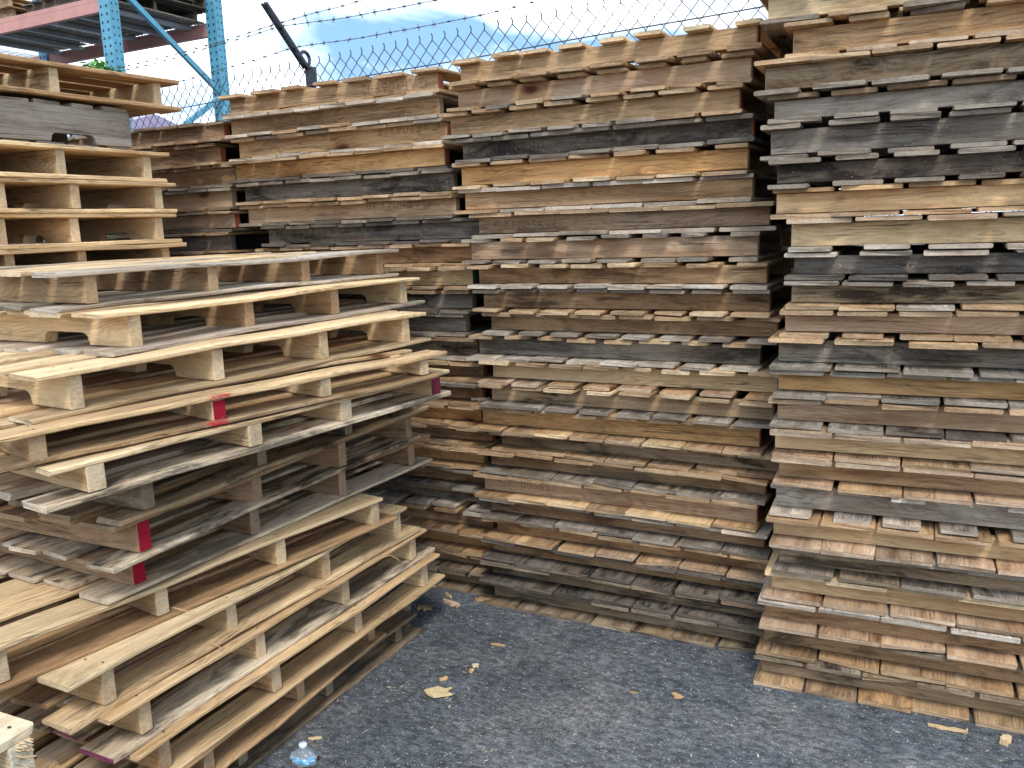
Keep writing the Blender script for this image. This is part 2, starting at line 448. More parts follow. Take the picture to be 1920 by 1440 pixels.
G_ROW = 'weathered pallets stacked flat in the back rows'
E_TAB = [(-2.119, 2.561), (-2.146, 2.443), (-2.186, 2.325), (-2.132, 2.212), (-2.15, 2.092), (-2.134, 1.977), (-2.056, 1.862), (-2.105, 1.739), (-2.062, 1.626), (-2.054, 1.51), (-2.018, 1.401), (-2.09, 1.28), (-2.014, 1.167), (-2.024, 1.052), (-2.083, 0.928), (-1.989, 0.824), (-2.055, 0.713), (-2.084, 0.585), (-2.054, 0.474), (-2.033, 0.366), (-2.051, 0.262), (-2.052, 0.146), (-2.052, 0.018)]
F_TAB = [(-.53, 2.72), (-0.51, 2.6), (-0.424, 2.475), (-0.518, 2.354), (-0.482, 2.248), (-0.491, 2.123), (-0.459, 2.016), (-0.467, 1.904), (-0.407, 1.781), (-0.399, 1.675), (-0.406, 1.568), (-0.419, 1.458), (-0.447, 1.338), (-0.442, 1.227), (-0.446, 1.106), (-0.447, 0.99), (-0.437, 0.871), (-0.448, 0.743), (-0.45, 0.627), (-0.43, 0.508), (-0.458, 0.388), (-0.481, 0.266), (-0.483, 0.145), (-0.483, 0.018)]
D_TAB = [(-3.597, 2.559), (-3.595, 2.441), (-3.565, 2.318), (-3.575, 2.198), (-3.532, 2.076), (-3.525, 1.959), (-3.385, 1.842), (-3.445, 1.726), (-3.441, 1.611), (-3.453, 1.496), (-3.496, 1.376), (-3.443, 1.253), (-3.417, 1.149), (-3.423, 1.03), (-3.428, 0.919), (-3.379, 0.814), (-3.422, 0.7), (-3.428, 0.583), (-3.387, 0.478), (-3.39, 0.35), (-3.383, 0.239), (-3.348, 0.135), (-3.348, 0.018)]
C_TAB = [(-5.028, 2.435), (-5.08, 2.313), (-4.978, 2.185), (-5.015, 2.057), (-5.004, 1.939), (-5.051, 1.812)] + [(-5.051, 1.684-.1282*i) for i in range(14)]
E_CLS = ['T,Y,T,8,.72,.8', 'P,T,TG,8,.74,.84', 'T,T,TG,8,.8,.9', 'K,G,KG,7,.98,.98', 'O,T,TY,7,.86,.86', 'T,W,WT,6,.98,.98', 'B,T,W,6,.98,.98', 'P,GT,G,8,.76,.8',
         'T,TY,W,8,.82,.9', 'B,G,TY,8,.9,.84', 'B,T,GW,8,.88,.8', 'G,TY,W,8,.82,.9', 'Y,TY,TP,8,.86,.84', 'S,TY,G,8,.8,.9', 'O,T,TY,8,.86,.95', 'D,T,T,7,.97,.97',
         'B,T,G,7,.98,.98', 'P,T,TY,7,.97,.97', 'B,WT,G,7,.97,.97', 'T,T,TP,7,.95,.96', 'B,K,K,7,.98,.98', 'D,D,K,7,.97,.97', 'D,G,D,7,.96,.96']
F_CLS = ['Y,Y,Y,6,.85,.85', 'Y,T,TG,6,.85,.85', 'T,MG,PT,7,.8,.9', 'D,T,G,7,.97,.9', 'G,B,G,7,.92,.9', 'G,G,G,7,.86,.86', 'K,G,G,7,.86,.86', 'Y,O,T,6,.86,.95', 'Y,P,W,6,.95,.80',
         'K,W,K,6,.78,.84', 'S,G,WT,7,.9,.97', 'P,T,T,7,.9,.86', 'G,T,G,6,.86,.94', 'O,G,G,7,.96,.96', 'P,T,KG,7,.95,.95', 'Y,P,PT,6,.97,.97', 'T,P,PT,6,.97,.97',
         'W,W,WG,7,.6,.7', 'Y,T,P,7,.97,.97', 'D,G,GD,6,.98,.96', 'Y,Y,P,6,.96,.98', 'B,W,P,6,.97,.97', 'B,D,T,6,.97,.97', 'D,D,T,7,.97,.97']
F_CLS = [c.replace('M', 'T') for c in F_CLS]
D_CLS = ['T,T,T,7,.78,.97', 'B,W,WT,8,.96,.97', 'T,TG,W,8,.97,.97', 'O,T,K,8,.97,.96', 'K,G,T,8,.97,.97', 'P,T,KG,8,.97,.97', 'K,K,K,8,.97,.97', 'B,T,T,8,.95,.95',
         'Y,T,T,8,.88,.88', 'K,T,K,8,.92,.96', 'G,W,G,8,.97,.97', 'D,T,G,8,.96,.96', 'B,T,T,8,.96,.96', 'B,G,TG,8,.96,.97', 'O,T,T,8,.97,.97', 'B,T,T,8,.97,.97',
         'O,T,T,8,.97,.97', 'B,G,GK,8,.97,.97', 'K,B,W,8,.96,.8', 'B,WT,T,8,.8,.96', 'O,T,T,8,.96,.97', 'B,B,D,8,.97,.97', 'D,D,D,8,.97,.97']
C_CLS = ['B,D,B', 'B,B,T', 'B,T,G', 'P,G,T', 'P,T,K', 'K,T,B'] + ['B,T,T', 'D,B,B', 'T,T,G']*4 + ['B,B,B', 'D,D,D']

E_ST = rowstack(E_TAB, E_CLS, 0., 3.622, 1.36, 'the middle stack', G_ROW, 1, special={0: {'ends': (M_RUSTEND, [0])}, 6: {'ends': None}, 7: {'ends': None}})
F_ST = rowstack(F_TAB, F_CLS, R(2.8), 3.431, 1.36, 'the right stack', G_ROW, 2, depth=1.05, special={k: {'ends': None} for k in range(24)})
D_ST = rowstack(D_TAB, D_CLS, R(.8), 3.72, 1.355, 'the back-left stack', G_ROW, 3,
                special={6: {'ends': None}, 8: {'ends': (M_GREENEND, [0])}, 7: {'ends': None}, 3: {'ends': (M_RUSTEND, [0])}})
C_ST = rowstack(C_TAB, C_CLS, R(.8), 3.75, 1.35, 'the half-hidden stack', G_ROW, 4)

# stencilled numbers
def stencil(entry, text, lx_from_left, zc, size, flip=False, length=1.36, sw=.044):
    root, strs, hs = entry; s = strs[0]
    cu = bpy.data.curves.new('stencil_text', 'FONT'); cu.body = text; cu.size = size; cu.space_character = 1.12
    cu.align_x = 'LEFT'; cu.align_y = 'CENTER'
    tmp = bpy.data.objects.new('stencil_tmp', cu); C.objects.link(tmp)
    dg = bpy.context.evaluated_depsgraph_get()
    me = bpy.data.meshes.new_from_object(tmp.evaluated_get(dg))
    bpy.data.objects.remove(tmp); bpy.data.curves.remove(cu)
    me.name = 'stencil_text'; me.materials.clear(); me.materials.append(M_INK)
    for p in me.polygons: p.material_index = 0
    o = bpy.data.objects.new('stencil_text', me); C.objects.link(o); o.parent = s
    o.location = (-length/2+lx_from_left, -sw/2-.0065, zc*hs)
    o.rotation_euler = (math.pi/2, math.pi if flip else 0, 0)
    return o
stencil(E_ST[6], 'GAF006651', .085, .40, .062)
stencil(E_ST[17], 'GAF006651', .085, .52, .06)
stencil(E_ST[3], 'GAF106380', .03, .42, .075)
stencil(D_ST[0], 'GAF106882', 1.30, .5, .075, flip=True, length=1.355)
stencil(D_ST[6], 'GAF126217', .06, .5, .075, length=1.355)
stencil(D_ST[2], 'GAF104215', 1.32, .88, .07, flip=True, length=1.355)
stencil(D_ST[5], 'GAF006640', 1.22, .9, .075, flip=True, length=1.355)
stencil(D_ST[11], '0776', 1.12, .55, .085, length=1.355)
stencil(D_ST[16], 'GAF040', .98, .5, .07, length=1.355)

# ------------------------------------------------------------------ stack B: staggered, stringer ends towards us
# (t of s4 front end, n of s4 right face, z stringer bottom at middle, yaw deg)
B_TAB = [(-2.463, 3.388, 1.690, -3.0, 'T', 'WY', 'WG'), (-2.339, 3.391, 1.552, -.5, 'YT', 'Y', 'W'), (-2.122, 3.088, 1.413, -5.3, 'Y', 'Y', 'YP'),
         (-1.905, 2.890, 1.312, -11.0, 'YT', 'Y', 'T'), (-1.937, 3.016, 1.203, -6.6, 'YT', 'Y', 'H'), (-2.200, 3.226, 1.078, 1.1, 'D', 'S', 'S'),
         (-2.232, 3.214, .941, 1.3, 'R', 'TY', 'H'), (-2.244, 3.246, .804, -1.4, 'R', 'TW', 'H'), (-2.129, 2.795, .674, -7.9, 'Y', 'Y', 'TP'),
         (-2.187, 3.026, .531, -.2, 'Y', 'Y', 'YT'), (-2.172, 3.112, .393, .7, 'Y', 'WY', 'H'), (-2.142, 3.143, .256, .7, 'YT', 'YT', 'HY'),
         (-2.195, 2.796, .136, 4.1, 'T', 'TY', 'T'), (-2.215, 3.02, .018, .5, 'D', 'D', 'DT')]
LOOKB = ['grey topped pallet with pale stringers, on top of', 'notched pallet with grey lower boards, second from the top of', 'notched yellow pallet, third from the top of',
         'pallet with red sprayed middle stringer end, fourth from the top of', 'thick pallet with maroon far corner, fifth from the top of',
         'dark mouldy pallet wedged in, sixth from the top of', 'brown pallet with bright red end, upper of the two in',
         'brown pallet with bright red end, lower of the two in', 'clean pale yellow pallet shoved left, sixth from the ground in',
         'clean yellow pallet with wide front board, fifth from the ground in', 'pale pallet with purple painted board ends, fourth from the ground in',
         'yellow pallet with black scuffed boards, third from the ground in', 'short tan pallet second from the ground in', 'dirty brown pallet on the ground under']
FR = {3: (-.63, -.34), 4: (-.63, -.35)}
B_ST = []
N = len(B_TAB)
for i, (t4, n4, zb, rot, c0, c1, c2) in enumerate(B_TAB):
    rnd = random.Random(500+i)
    tb = .0165 if i not in (4,) else .022
    zt = B_TAB[i-1][2] if i else zb+.127
    tt = .0165
    hs = max(.06, zt-zb-tt-(.0165 if i != 5 else .022)-.002)
    f1, f2 = FR.get(i, (-.665, -.333))
    sw = .046 if i not in (4,) else .056
    ys = [-1.5-sw/2, 1.5*f1-sw/2, 1.5*f2-sw/2, -sw/2]
    ends = None
    if i in (6, 7): ends = (M_REDEND, [0] if i == 6 else [0, 2] if False else [0])
    if i == 3: ends = (M_REDEND, [1])
    if i == 4: ends = (M_MAROON, [3])
    ot = [.10, .08, .09, .10, .06, .05, .05, .08, .03, .02, .06, .07, .05, .08][i]
    ob = [.10, .12, .12, .06, .07, .08, .07, .12, .08, .10, .12, .12, .06, .12][i]
    r, strs = pallet(t4, n4, zb-tb, R(rot), 1.2, ys, (-1.5-sw-.105, ot, -1.5-sw-.105, ob), hs, tb, (c0, c1, c2),
                     LOOKB[i]+' the staggered front-left stack', 'pallets of the staggered front-left stack', 9000+i, nb=7, fill=.82, fillb=.80,
                     ovx=[.02, .025, .02, .012, .0, .02, .02, .02, .012, .02, .02, .025, .02, .03][i]+.004, notch=i in (1, 2), sw=sw, nails=True, jit=.02, tt=tt, ends=ends, bend=.0065)
    B_ST.append((r, strs, hs))
# red overspray on the boards either side of the sprayed stringer
def sprayed(entry, y, sel):
    r = entry[0]
    for nm in ('top_board', 'bottom_board'):
        bs = [o for o in r.children if o.name.split('.')[0] == nm]
        b = max(bs, key=lambda o: o.location.x)
        b.data.materials[0] = M_SPRAY
        b['label'] = 'front board with red overspray at the sprayed stringer'
# put the spray where stringer 1 of the fourth pallet stands: board-local x = y - board centre
for nm in ('top_board', 'bottom_board'):
    r = B_ST[3][0]
    bs = [o for o in r.children if o.name.split('.')[0] == nm]
    b = max(bs, key=lambda o: o.location.x)
    s = B_ST[3][1][1]
    off = (s.location.y-b.location.y)
    mat = M_SPRAY if nm == 'top_board' else M_SPRAY.copy()
    for n in mat.node_tree.nodes:
        if n.type == 'MATH' and n.operation == 'SUBTRACT' and abs(n.inputs[1].default_value-.02) < 1e-6: n.inputs[1].default_value = off
    b.data.materials[0] = mat
    b['label'] = 'front board with red overspray at the sprayed stringer'
# purple painted ends on two lower boards of the eleventh pallet
r = B_ST[10][0]
bs = sorted([o for o in r.children if o.name.startswith('bottom_board')], key=lambda o: -o.location.x)
for o in bs[:2]:
    o.data.materials[1] = M_PURPLE; o['label'] = 'scuffed bottom board with purple painted end'

# ------------------------------------------------------------------ stack A: upper left, behind B
A_TAB = []
zA = 1.89
ptab = [(3.26, 2.565, -1.5, ('Y', 'YT', 'T'), 'pale warped pallet lying askew on top of'),
        (None, 2.345, 0, ('C', 'G', 'C'), 'charcoal grey notched pallet turned sideways, second from the top of'),
        (3.145, 2.198, .8, ('Y', 'Y', 'Y'), 'clean yellow pallet under the charcoal one in'),
        (3.20, 2.045, .3, ('Y', 'Y', 'Y'), 'clean yellow pallet second below the charcoal one in'),
        (3.18, 1.890, 0, ('Y', 'Y', 'YT'), 'notched yellow pallet third below the charcoal one in')]
zz = 1.735
k = 0
while zz > .02:
    ptab.append((3.18+random.Random(k).uniform(-.03, .03), zz, random.Random(k+9).uniform(-1, 1), ('T', 'Y', 'T'),
                 f'tan hidden pallet, {ORD[k]} under the notched yellow one in')); zz -= .155; k += 1
ptab[-1] = ptab[-1][:1]+(.024,)+ptab[-1][2:]
ASTACK = ' the upper-left stack'
GA = 'yellow pallets of the upper-left stack'
for i, (n4, zb, rot, cl, lb) in enumerate(ptab):
    if i == 1:
        # turned a quarter: stringers run along n, front one shows its notches to us
        hs = ptab[0][1]-zb-.044-.012
        pallet(-3.71, 3.05, zb-.02, R(90)+R(.5), 1.2, [.022, .5, 1.0], (-.0, 1.05, -.0, 1.05), hs, .02, cl, lb+ASTACK, GA, 7100, nb=7, fill=.8, notch=True, nails=True, jit=.01, ovx=.0)
        continue
    zt = ptab[i-1][1] if i else zb+.155
    hs = min(.112, zt-zb-.042)
    tb = .0215
    if i == 2: hs = .112
    if i == 1: pass
    sw = .046
    sp = [-1.47, -.84, -.485, 0.]
    if i == 0: sp = [-1.6, -1.1, -.565, 0]
    pallet(-3.70, n4, zb-tb, R(rot), 1.2, [s-sw/2 for s in sp], (-1.62 if i else -1.75, .085, -1.62 if i else -1.75, .08), hs, tb, cl, lb+ASTACK, GA, 7200+i, nb=7, fill=.84,
           ovx=.028, notch=i >= 3, sw=sw, nails=i == 0, jit=.02)

# ------------------------------------------------------------------ stack G: near corner, only its top shows
GT = -1.60; GN = .92
zG = .978-.155
for i in range(7):
    lb = ['bright fresh pallet with splintered stringer end, on top of the lower-left corner stack'] + [f'bright pallet out of view, {ORD[j]} under the splintered one at lower left' for j in range(6)]
    zb = max(.02, zG-.1375*i)
    pallet(GT-(.06 if i else 0), GN-(.05 if i else 0), zb-.018, R(6), 1.1, [-1.10, -.73, -.37, -.028], (-1.2, .0, -1.2, .0), .10, .018, ('F', 'F', 'Y'), lb[i],
           'pallets of the corner stack at lower left', 8100+i, nb=6, fill=.88, ovx=.0 if i == 0 else 0, sw=.05, nails=True, jit=.006, tt=.026)

# ------------------------------------------------------------------ chain-link fence with barbed wire
M_GALV = plain('galvanised_wire', (.075, .085, .105), .6, .3, .2)
M_ARM = plain('weathered_steel', (.045, .05, .065), .55, .5, .3)
M_BARB = plain('rusted_barbed_wire', (.10, .09, .09), .7, .4, .3)
ZF = CAM_H+1.30
def fpt(s, off=0.):          # point along the fence line: s = metres along t, off = towards the viewer
    return Vector((s, 5.167-.120*(s+1.80)-off, 0))
fence = empty('chain_link_fence', fpt(-4.5), 0, 'tall grey chain-link fence topped with barbed wire behind the pallet stacks', 'fence')
base = Vector(fpt(-4.5))
mb = MB()
sx = .112; hz = .118
nrow = int(ZF/(hz/2)); i0 = int(-9.5/(sx/2)); i1 = int(2.6/(sx/2))
for i in range(i0, i1):
    pts = []
    for r in range(nrow+1):
        col = i + ((r+i) % 2)
        q = fpt(col*sx/2) - base; q.z = ZF - (nrow-r)*hz/2
        q.y += .004*(1 if (r+i) % 2 else -1)
        q.x += .006*noise.noise((col*.37, r*.37, 1)); q.z += .006*noise.noise((col*.37, r*.37, 5))
        pts.append(q)
    top = pts[-1]
    if (nrow+i) % 2 == 0:
        pass
    mb.tube(pts, .0038, 4, cap=False)
for i in range(i0, i1+1):
    if (i+nrow) % 2 == 0:
        q = fpt(i*sx/2) - base
        mb.tube([q+Vector((0, 0, ZF-.004)), q+Vector((.004, 0, ZF+.02)), q+Vector((-.004, 0, ZF+.042))], .0045, 4)
mb.build('wire_mesh', M_GALV, fence)
mb = MB()
mb.tube([fpt(s)-base+Vector((0, -.008, ZF-.165+.012*noise.noise((s*.8, 2, 0)))) for s in [-9.5+.25*j for j in range(49)]], .0042, 6)
mb.build('tension_wire', M_GALV, fence)
for s in (-8.3, -4.62, -.94, 2.2):
    mb = MB(); p = fpt(s, -.045)-base
    mb.tube([p+Vector((0, 0, 0)), p+Vector((0, 0, ZF-.10))], .032, 14)
    post = mb.build('line_post', M_GALV, fence, True)
    # cap casting and inclined arm leaning towards the yard
    mb = MB()
    mb.tube([p+Vector((0, 0, ZF-.16)), p+Vector((0, 0, ZF-.02))], .045, 14)
    ring = [p+Vector((.0, -.06-.055*math.cos(a), ZF+.035+.055*math.sin(a))) for a in [2*math.pi*j/14 for j in range(15)]]
    mb.tube(ring, .014, 7, cap=False)
    a0 = p+Vector((.0, -.05, ZF-.03)); a1 = p+Vector((.03, -.50, ZF+.355))
    mb.bar(a0, a1, .010, .036)
    mb.bar(a0+Vector((.025, 0, .0)), a1+Vector((.025, 0, 0)), .005, .024)
    mb.bar(a0+Vector((-.025, 0, .0)), a1+Vector((-.025, 0, 0)), .005, .024)
    for u in (.3, .62, .94):
        q = a0.lerp(a1, u); mb.box(q.x-.026, q.x+.026, q.y-.008, q.y+.008, q.z-.012, q.z+.014)
    mb.build('barb_arm', M_ARM, post)
def barbed(name, key):
    mb = MB(); pts = []
    key = sorted(key)
    S = []
    s = key[0][0]
    def at(s):
        for a, b_ in zip(key, key[1:]):
            if a[0] <= s <= b_[0]:
                u = (s-a[0])/(b_[0]-a[0]); sag = -.05*4*u*(1-u)*(b_[0]-a[0])/3
                p = fpt(s, a[1]+(b_[1]-a[1])*u)-base; p.z = a[2]+(b_[2]-a[2])*u+sag
                p.z += .012*noise.noise((s*1.7, key[0][2]*9, 0)); p.y += .01*noise.noise((s*1.4, 4, key[0][2]))
                return p
    n = int((key[-1][0]-key[0][0])/.02)
    for ph in (0, math.pi):
        pts = []
        for j in range(n+1):
            s = key[0][0]+(key[-1][0]-key[0][0])*j/n
            p = at(s); a = s*2*math.pi/.16+ph
            pts.append(p+Vector((0, .0026*math.cos(a), .0026*math.sin(a))))
        mb.tube(pts, .0017, 4, cap=False)
    s = key[0][0]+.05; q = random.Random(int(abs(key[0][2])*1000))
    while s < key[-1][0]-.02:
        p = at(s)
        for k in range(2):
            a = q.uniform(0, 3.14); d = Vector((q.uniform(-.012, .012), .028*math.cos(a), .028*math.sin(a)))
            mb.tube([p-d*.85, p+d*.85], .0019, 3)
        mb.tube([p+Vector((-.012, 0, 0)), p+Vector((.012, 0, 0))], .0055, 5)
        s += .13+q.uniform(-.008, .008)
    mb.build(name, M_BARB, fence)
barbed('barbed_wire', [(-8.5, .34, CAM_H+1.56), (-4.60, .33, CAM_H+1.535), (-1.48, .50, CAM_H+1.72), (1.6, .5, CAM_H+1.70)])
barbed('barbed_wire', [(-8.5, .36, CAM_H+1.50), (-4.60, .31, CAM_H+1.525), (-1.48, .33, CAM_H+1.47), (1.6, .33, CAM_H+1.5)])
barbed('barbed_wire', [(-8.5, .18, CAM_H+1.36), (-4.60, .17, CAM_H+1.39), (-1.48, .18, CAM_H+1.41), (1.6, .18, CAM_H+1.42)])

# ------------------------------------------------------------------ pallet racking beyond the fence
M_BLUE = plain('blue_rack_paint', (.085, .30, .42), .5, 0, .22, 11)
M_HOLE = plain('rack_hole_dark', (.012, .03, .045), .8)
M_PINK = plain('faded_red_beam_paint', (.50, .235, .20), .6, 0, .15, 9, rust=(.36, .16, .12))
M_DECK = plain('dull_deck_steel', (.34, .35, .36), .55, .4, .25)
RN0, RN1 = 6.30, 7.72
XR = -7.78
ZB = CAM_H+2.28
rack = empty('pallet_rack', (XR, (RN0+RN1)/2, 0), 0, 'blue and faded red steel pallet rack standing beyond the fence', 'rack')
org = Vector((XR, (RN0+RN1)/2, 0))
def upright(x, y, h, w=.15, dp=.12):
    mb = MB()
    t = .006
    # C section, holes on the face towards +x and the face towards the viewer
    mb.box(x-w/2, x+w/2, y-dp/2, y-dp/2+t, 0, h); mb.box(x+w/2-t, x+w/2, y-dp/2+t, y+dp/2, 0, h); mb.box(x-w/2, x-w/2+t, y-dp/2+t, y+dp/2, 0, h)
    z = .1
    while z < h-.05:
        for dx in (-.04, .04):
            for (k, s) in ((0, .013),):
                q = [(x+dx+s*math.cos(a), y-dp/2-.002, z+(1.35 if math.sin(a) > 0 else 1.)*s*math.sin(a)) for a in [j*math.pi/4 for j in range(8)]]
                mb.add(q, [tuple(range(8))], 1)
        for dy in (-.025, .03):
            q = [(x+w/2+.002, y+dy+.009*math.cos(a), z+.03+.011*math.sin(a)) for a in [j*math.pi/4 for j in range(8)]]
            mb.add(q, [tuple(range(8))], 1)
        z += .076
    mb.box(x-w*.7, x+w*.7, y-dp*.8, y+dp*.8, 0, .012)
    mb.v = [tuple(Vector(v)-org) for v in mb.v]
    return mb.build('upright', [M_BLUE, M_HOLE], rack)
ups = []
XL = XR-3.05; XLL = XL-3.05
for x in (XR, XL, XLL):
    ups.append(upright(x, RN0, CAM_H+4.2)); ups.append(upright(x, RN1, CAM_H+4.2))
for x in (XR, XL, XLL):
    zz = .5; fl = True
    levels = [(-1.2, -.2), (-.2, .72), (.72, 1.62), (2.62, 1.62), (2.62, 3.6)]
    for a, b_ in levels:
        mb = MB()
        A = Vector((x+.02, RN0, CAM_H+a))-org; Bv = Vector((x+.02, RN1, CAM_H+b_))-org
        mb.bar(A, Bv, .045, .055); mb.build('diagonal_brace', M_BLUE, rack)
    for zc in (-1.4, 1.62):
        mb = MB(); mb.bar(Vector((x+.02, RN0, CAM_H+zc-.9))-org, Vector((x+.02, RN1, CAM_H+zc-.9))-org, .045, .045); mb.build('cross_strut', M_BLUE, rack)
for (xa, xb) in ((XL, XR), (XLL, XL)):
    for y in (RN0, RN1):
        mb = MB(); a = Vector((xa+.075, y, 0))-org; b_ = Vector((xb-.075, y, 0))-org
        mb.box(a.x, b_.x, a.y-.03, a.y+.03, ZB, ZB+.10); mb.box(a.x, b_.x, a.y-.03, a.y+(.0 if y == RN0 else .03), ZB+.102, ZB+.145)
        mb.build('beam', M_PINK, rack)
    for h in range(2):
        x0 = xa+.1+h*(xb-xa-.2)/2; x1 = x0+(xb-xa-.2)/2-.03
        mb = MB(); zt = ZB+.15
        n = int((x1-x0)/.055)
        for j in range(n+1):
            x = x0+(x1-x0)*j/n
            mb.tube([Vector((x, RN0-.03, zt-.02))-org, Vector((x, RN0-.02, zt))-org, Vector((x, RN1+.02, zt))-org, Vector((x, RN1+.03, zt-.02))-org], .0034, 4)
        for j in range(14):
            y = RN0-.02+(RN1-RN0+.04)*j/13
            mb.tube([Vector((x0, y, zt-.006))-org, Vector((x1, y, zt-.006))-org], .0034, 4)
        dk = mb.build('wire_deck', M_DECK, rack)
        for j in range(3):
            x = x0+(x1-x0)*(j+.5)/3
            mb = MB(); p = Vector((x, 0, 0))-org
            mb.box(p.x-.035, p.x+.035, RN0+.04-org.y, RN1-.04-org.y, zt-.055, zt-.012)
            mb.build('deck_channel', M_DECK, dk)
# load on the rack
GR = 'pallets lying on the rack deck'
zl = ZB+.158
pallet(XR-.16, RN0+.12, zl, R(1), 1.3, [.03, .62, 1.2], (-.04, 1.3, -.04, 1.3), .09, .016, ('K', 'K', 'KB'), 'blackened pallet flat on the rack deck beside the front blue upright', GR, 601, nb=8, fill=.86)
pallet(XR-.10, RN0+.16, zl+.126, R(-2), 1.3, [.03, .62, 1.2], (-.04, 1.3, -.04, 1.3), .09, .016, ('K', 'G', 'K'), 'grey pallet stacked above the blackened one beside the blue upright', GR, 602, nb=8, fill=.86)
pallet(XR-1.62, RN0+.05, zl, R(-1), 1.25, [.03, .62, 1.2], (-.04, 1.3, -.04, 1.3), .09, .016, ('B', 'T', 'T'), 'brown pallet on the rack deck at the top left of the view', GR, 603, nb=7, fill=.8)
pallet(XR-1.70, RN0+.08, zl+.126, R(2), 1.25, [.03, .62, 1.2], (-.04, 1.3, -.04, 1.3), .09, .016, ('P', 'T', 'T'), 'pinkish tan pallet on the brown one at the top left', GR, 604, nb=7, fill=.8)

# ------------------------------------------------------------------ ground
def ground_material():
    m, nt, b = new_mat('asphalt'); k = NT(nt)
    tc = k.n('ShaderNodeTexCoord'); p = tc.outputs['Object']
    n1 = k.noise(p, 1.3, 5, .6); n2 = k.noise(p, 7, 5, .65); n3 = k.noise(p, 60, 4, .7); n4 = k.noise(p, 210, 3, .7)
    vo = k.n('ShaderNodeTexVoronoi'); k.l(p, vo.inputs[0]); vo.inputs['Scale'].default_value = 105
    sep = k.n('ShaderNodeSeparateColor'); k.l(vo.outputs['Color'], sep.inputs[0])
    c = k.mix(k.ramp(n2, .3, .7), (.056, .062, .069, 1), (.124, .135, .146, 1))
    c = k.mix(k.ramp(n4, .35, .7), k.mix(1., c, (.38, .38, .40, 1), 'MULTIPLY'), k.mix(1., c, (1.9, 1.9, 1.9, 1), 'MULTIPLY'))
    # light aggregate and wood dust caught in the surface
    ag = k.math('MULTIPLY', k.math('GREATER_THAN', sep.outputs[0], .72), k.ramp(vo.outputs['Distance'], .20, .42, 1., 0.))
    ag = k.math('MULTIPLY', ag, k.ramp(n3, .42, .58))
    c = k.mix(k.math('MULTIPLY', ag, .85), c, (.50, .51, .51, 1))
    v2 = k.n('ShaderNodeTexVoronoi'); k.l(k.scale(p, (1., 1.8, 1.)), v2.inputs[0]); v2.inputs['Scale'].default_value = 48
    s2 = k.n('ShaderNodeSeparateColor'); k.l(v2.outputs['Color'], s2.inputs[0])
    f2 = k.math('MULTIPLY', k.math('GREATER_THAN', s2.outputs[1], .80), k.ramp(v2.outputs['Distance'], .10, .22, 1., 0.))
    c = k.mix(k.math('MULTIPLY', f2, .8), c, (.55, .52, .46, 1))
    oil = k.noise(p, .85, 4, .55)
    c = k.mix(k.ramp(oil, .54, .66, 0, .6), c, k.mix(1., c, (.55, .55, .56, 1), 'MULTIPLY'))
    du = k.math('MULTIPLY', k.ramp(n1, .47, .66), k.ramp(n3, .36, .60))
    c = k.mix(k.math('MULTIPLY', du, .68), c, (.30, .285, .26, 1))
    n5 = k.noise(k.scale(p, (1, 1.7, 1)), 22, 5, .75)
    c = k.mix(k.ramp(n5, .40, .62), k.mix(1., c, (.55, .55, .57, 1), 'MULTIPLY'), k.mix(1., c, (1.5, 1.5, 1.48, 1), 'MULTIPLY'))
    k.l(c, b.inputs['Base Color']); b.inputs['Roughness'].default_value = .88; b.inputs['Specular IOR Level'].default_value = .3
    h = k.math('ADD', k.math('MULTIPLY', n4, .6), k.math('ADD', k.math('MULTIPLY', n3, .8), k.math('MULTIPLY', vo.outputs['Distance'], .5)))
    bp = k.n('ShaderNodeBump'); bp.inputs['Strength'].default_value = .9; bp.inputs['Distance'].default_value = .008
    k.l(h, bp.inputs['Height']); k.l(bp.outputs[0], b.inputs['Normal'])
    return m
S = 400
g = mesh_obj('ground', [(-S, -S, 0), (S, -S, 0), (S, S, 0), (-S, S, 0)], [(0, 1, 2, 3)], ground_material())
tag(g, 'dark speckled asphalt yard under the pallet stacks', None, None, 'structure')

# ------------------------------------------------------------------ loose things on the asphalt
M_CHIP = M_WOOD
def chip(name, x, y, L, W, T, rz, cls, label, z=0.0, tilt=0., taper=.5, group=None, cat='wood scrap'):
    rnd = random.Random(int(x*1000)+int(y*77))
    n = 7; vs = []; fs = []
    for i in range(n):
        u = i/(n-1); xx = -L/2+L*u
        w = W*(1-taper*abs(2*u-1)**1.5)*(1+.35*rnd.uniform(-1, 1))
        off = W*.2*rnd.uniform(-1, 1); zb = .25*T*rnd.uniform(-1, 1)+.3*T
        for (yy, zz_) in ((-w/2, 0), (w/2, 0), (w/2*.9, T), (-w/2*.85, T)):
            vs.append((xx+(rnd.uniform(-.1, .1)*W if i in (0, n-1) else 0), yy+off, max(0, zz_+zb*(.4 if zz_ else .15))))
    for i in range(n-1):
        for j in range(4):
            fs.append((i*4+j, i*4+(j+1) % 4, (i+1)*4+(j+1) % 4, (i+1)*4+j))
    fs = [f[::-1] for f in fs]
    fs.append((0, 1, 2, 3)); fs.append(tuple((n-1)*4+j for j in (3, 2, 1, 0)))
    o = mesh_obj(name, vs, fs, [M_CHIP])
    o.location = (x, y, z+.0015); o.rotation_euler = (0, tilt, rz)
    paint(o, cls, rnd, .15); o['stain'] = 0.
    return tag(o, label, cat, group)
GW = 'loose wood scraps on the asphalt'
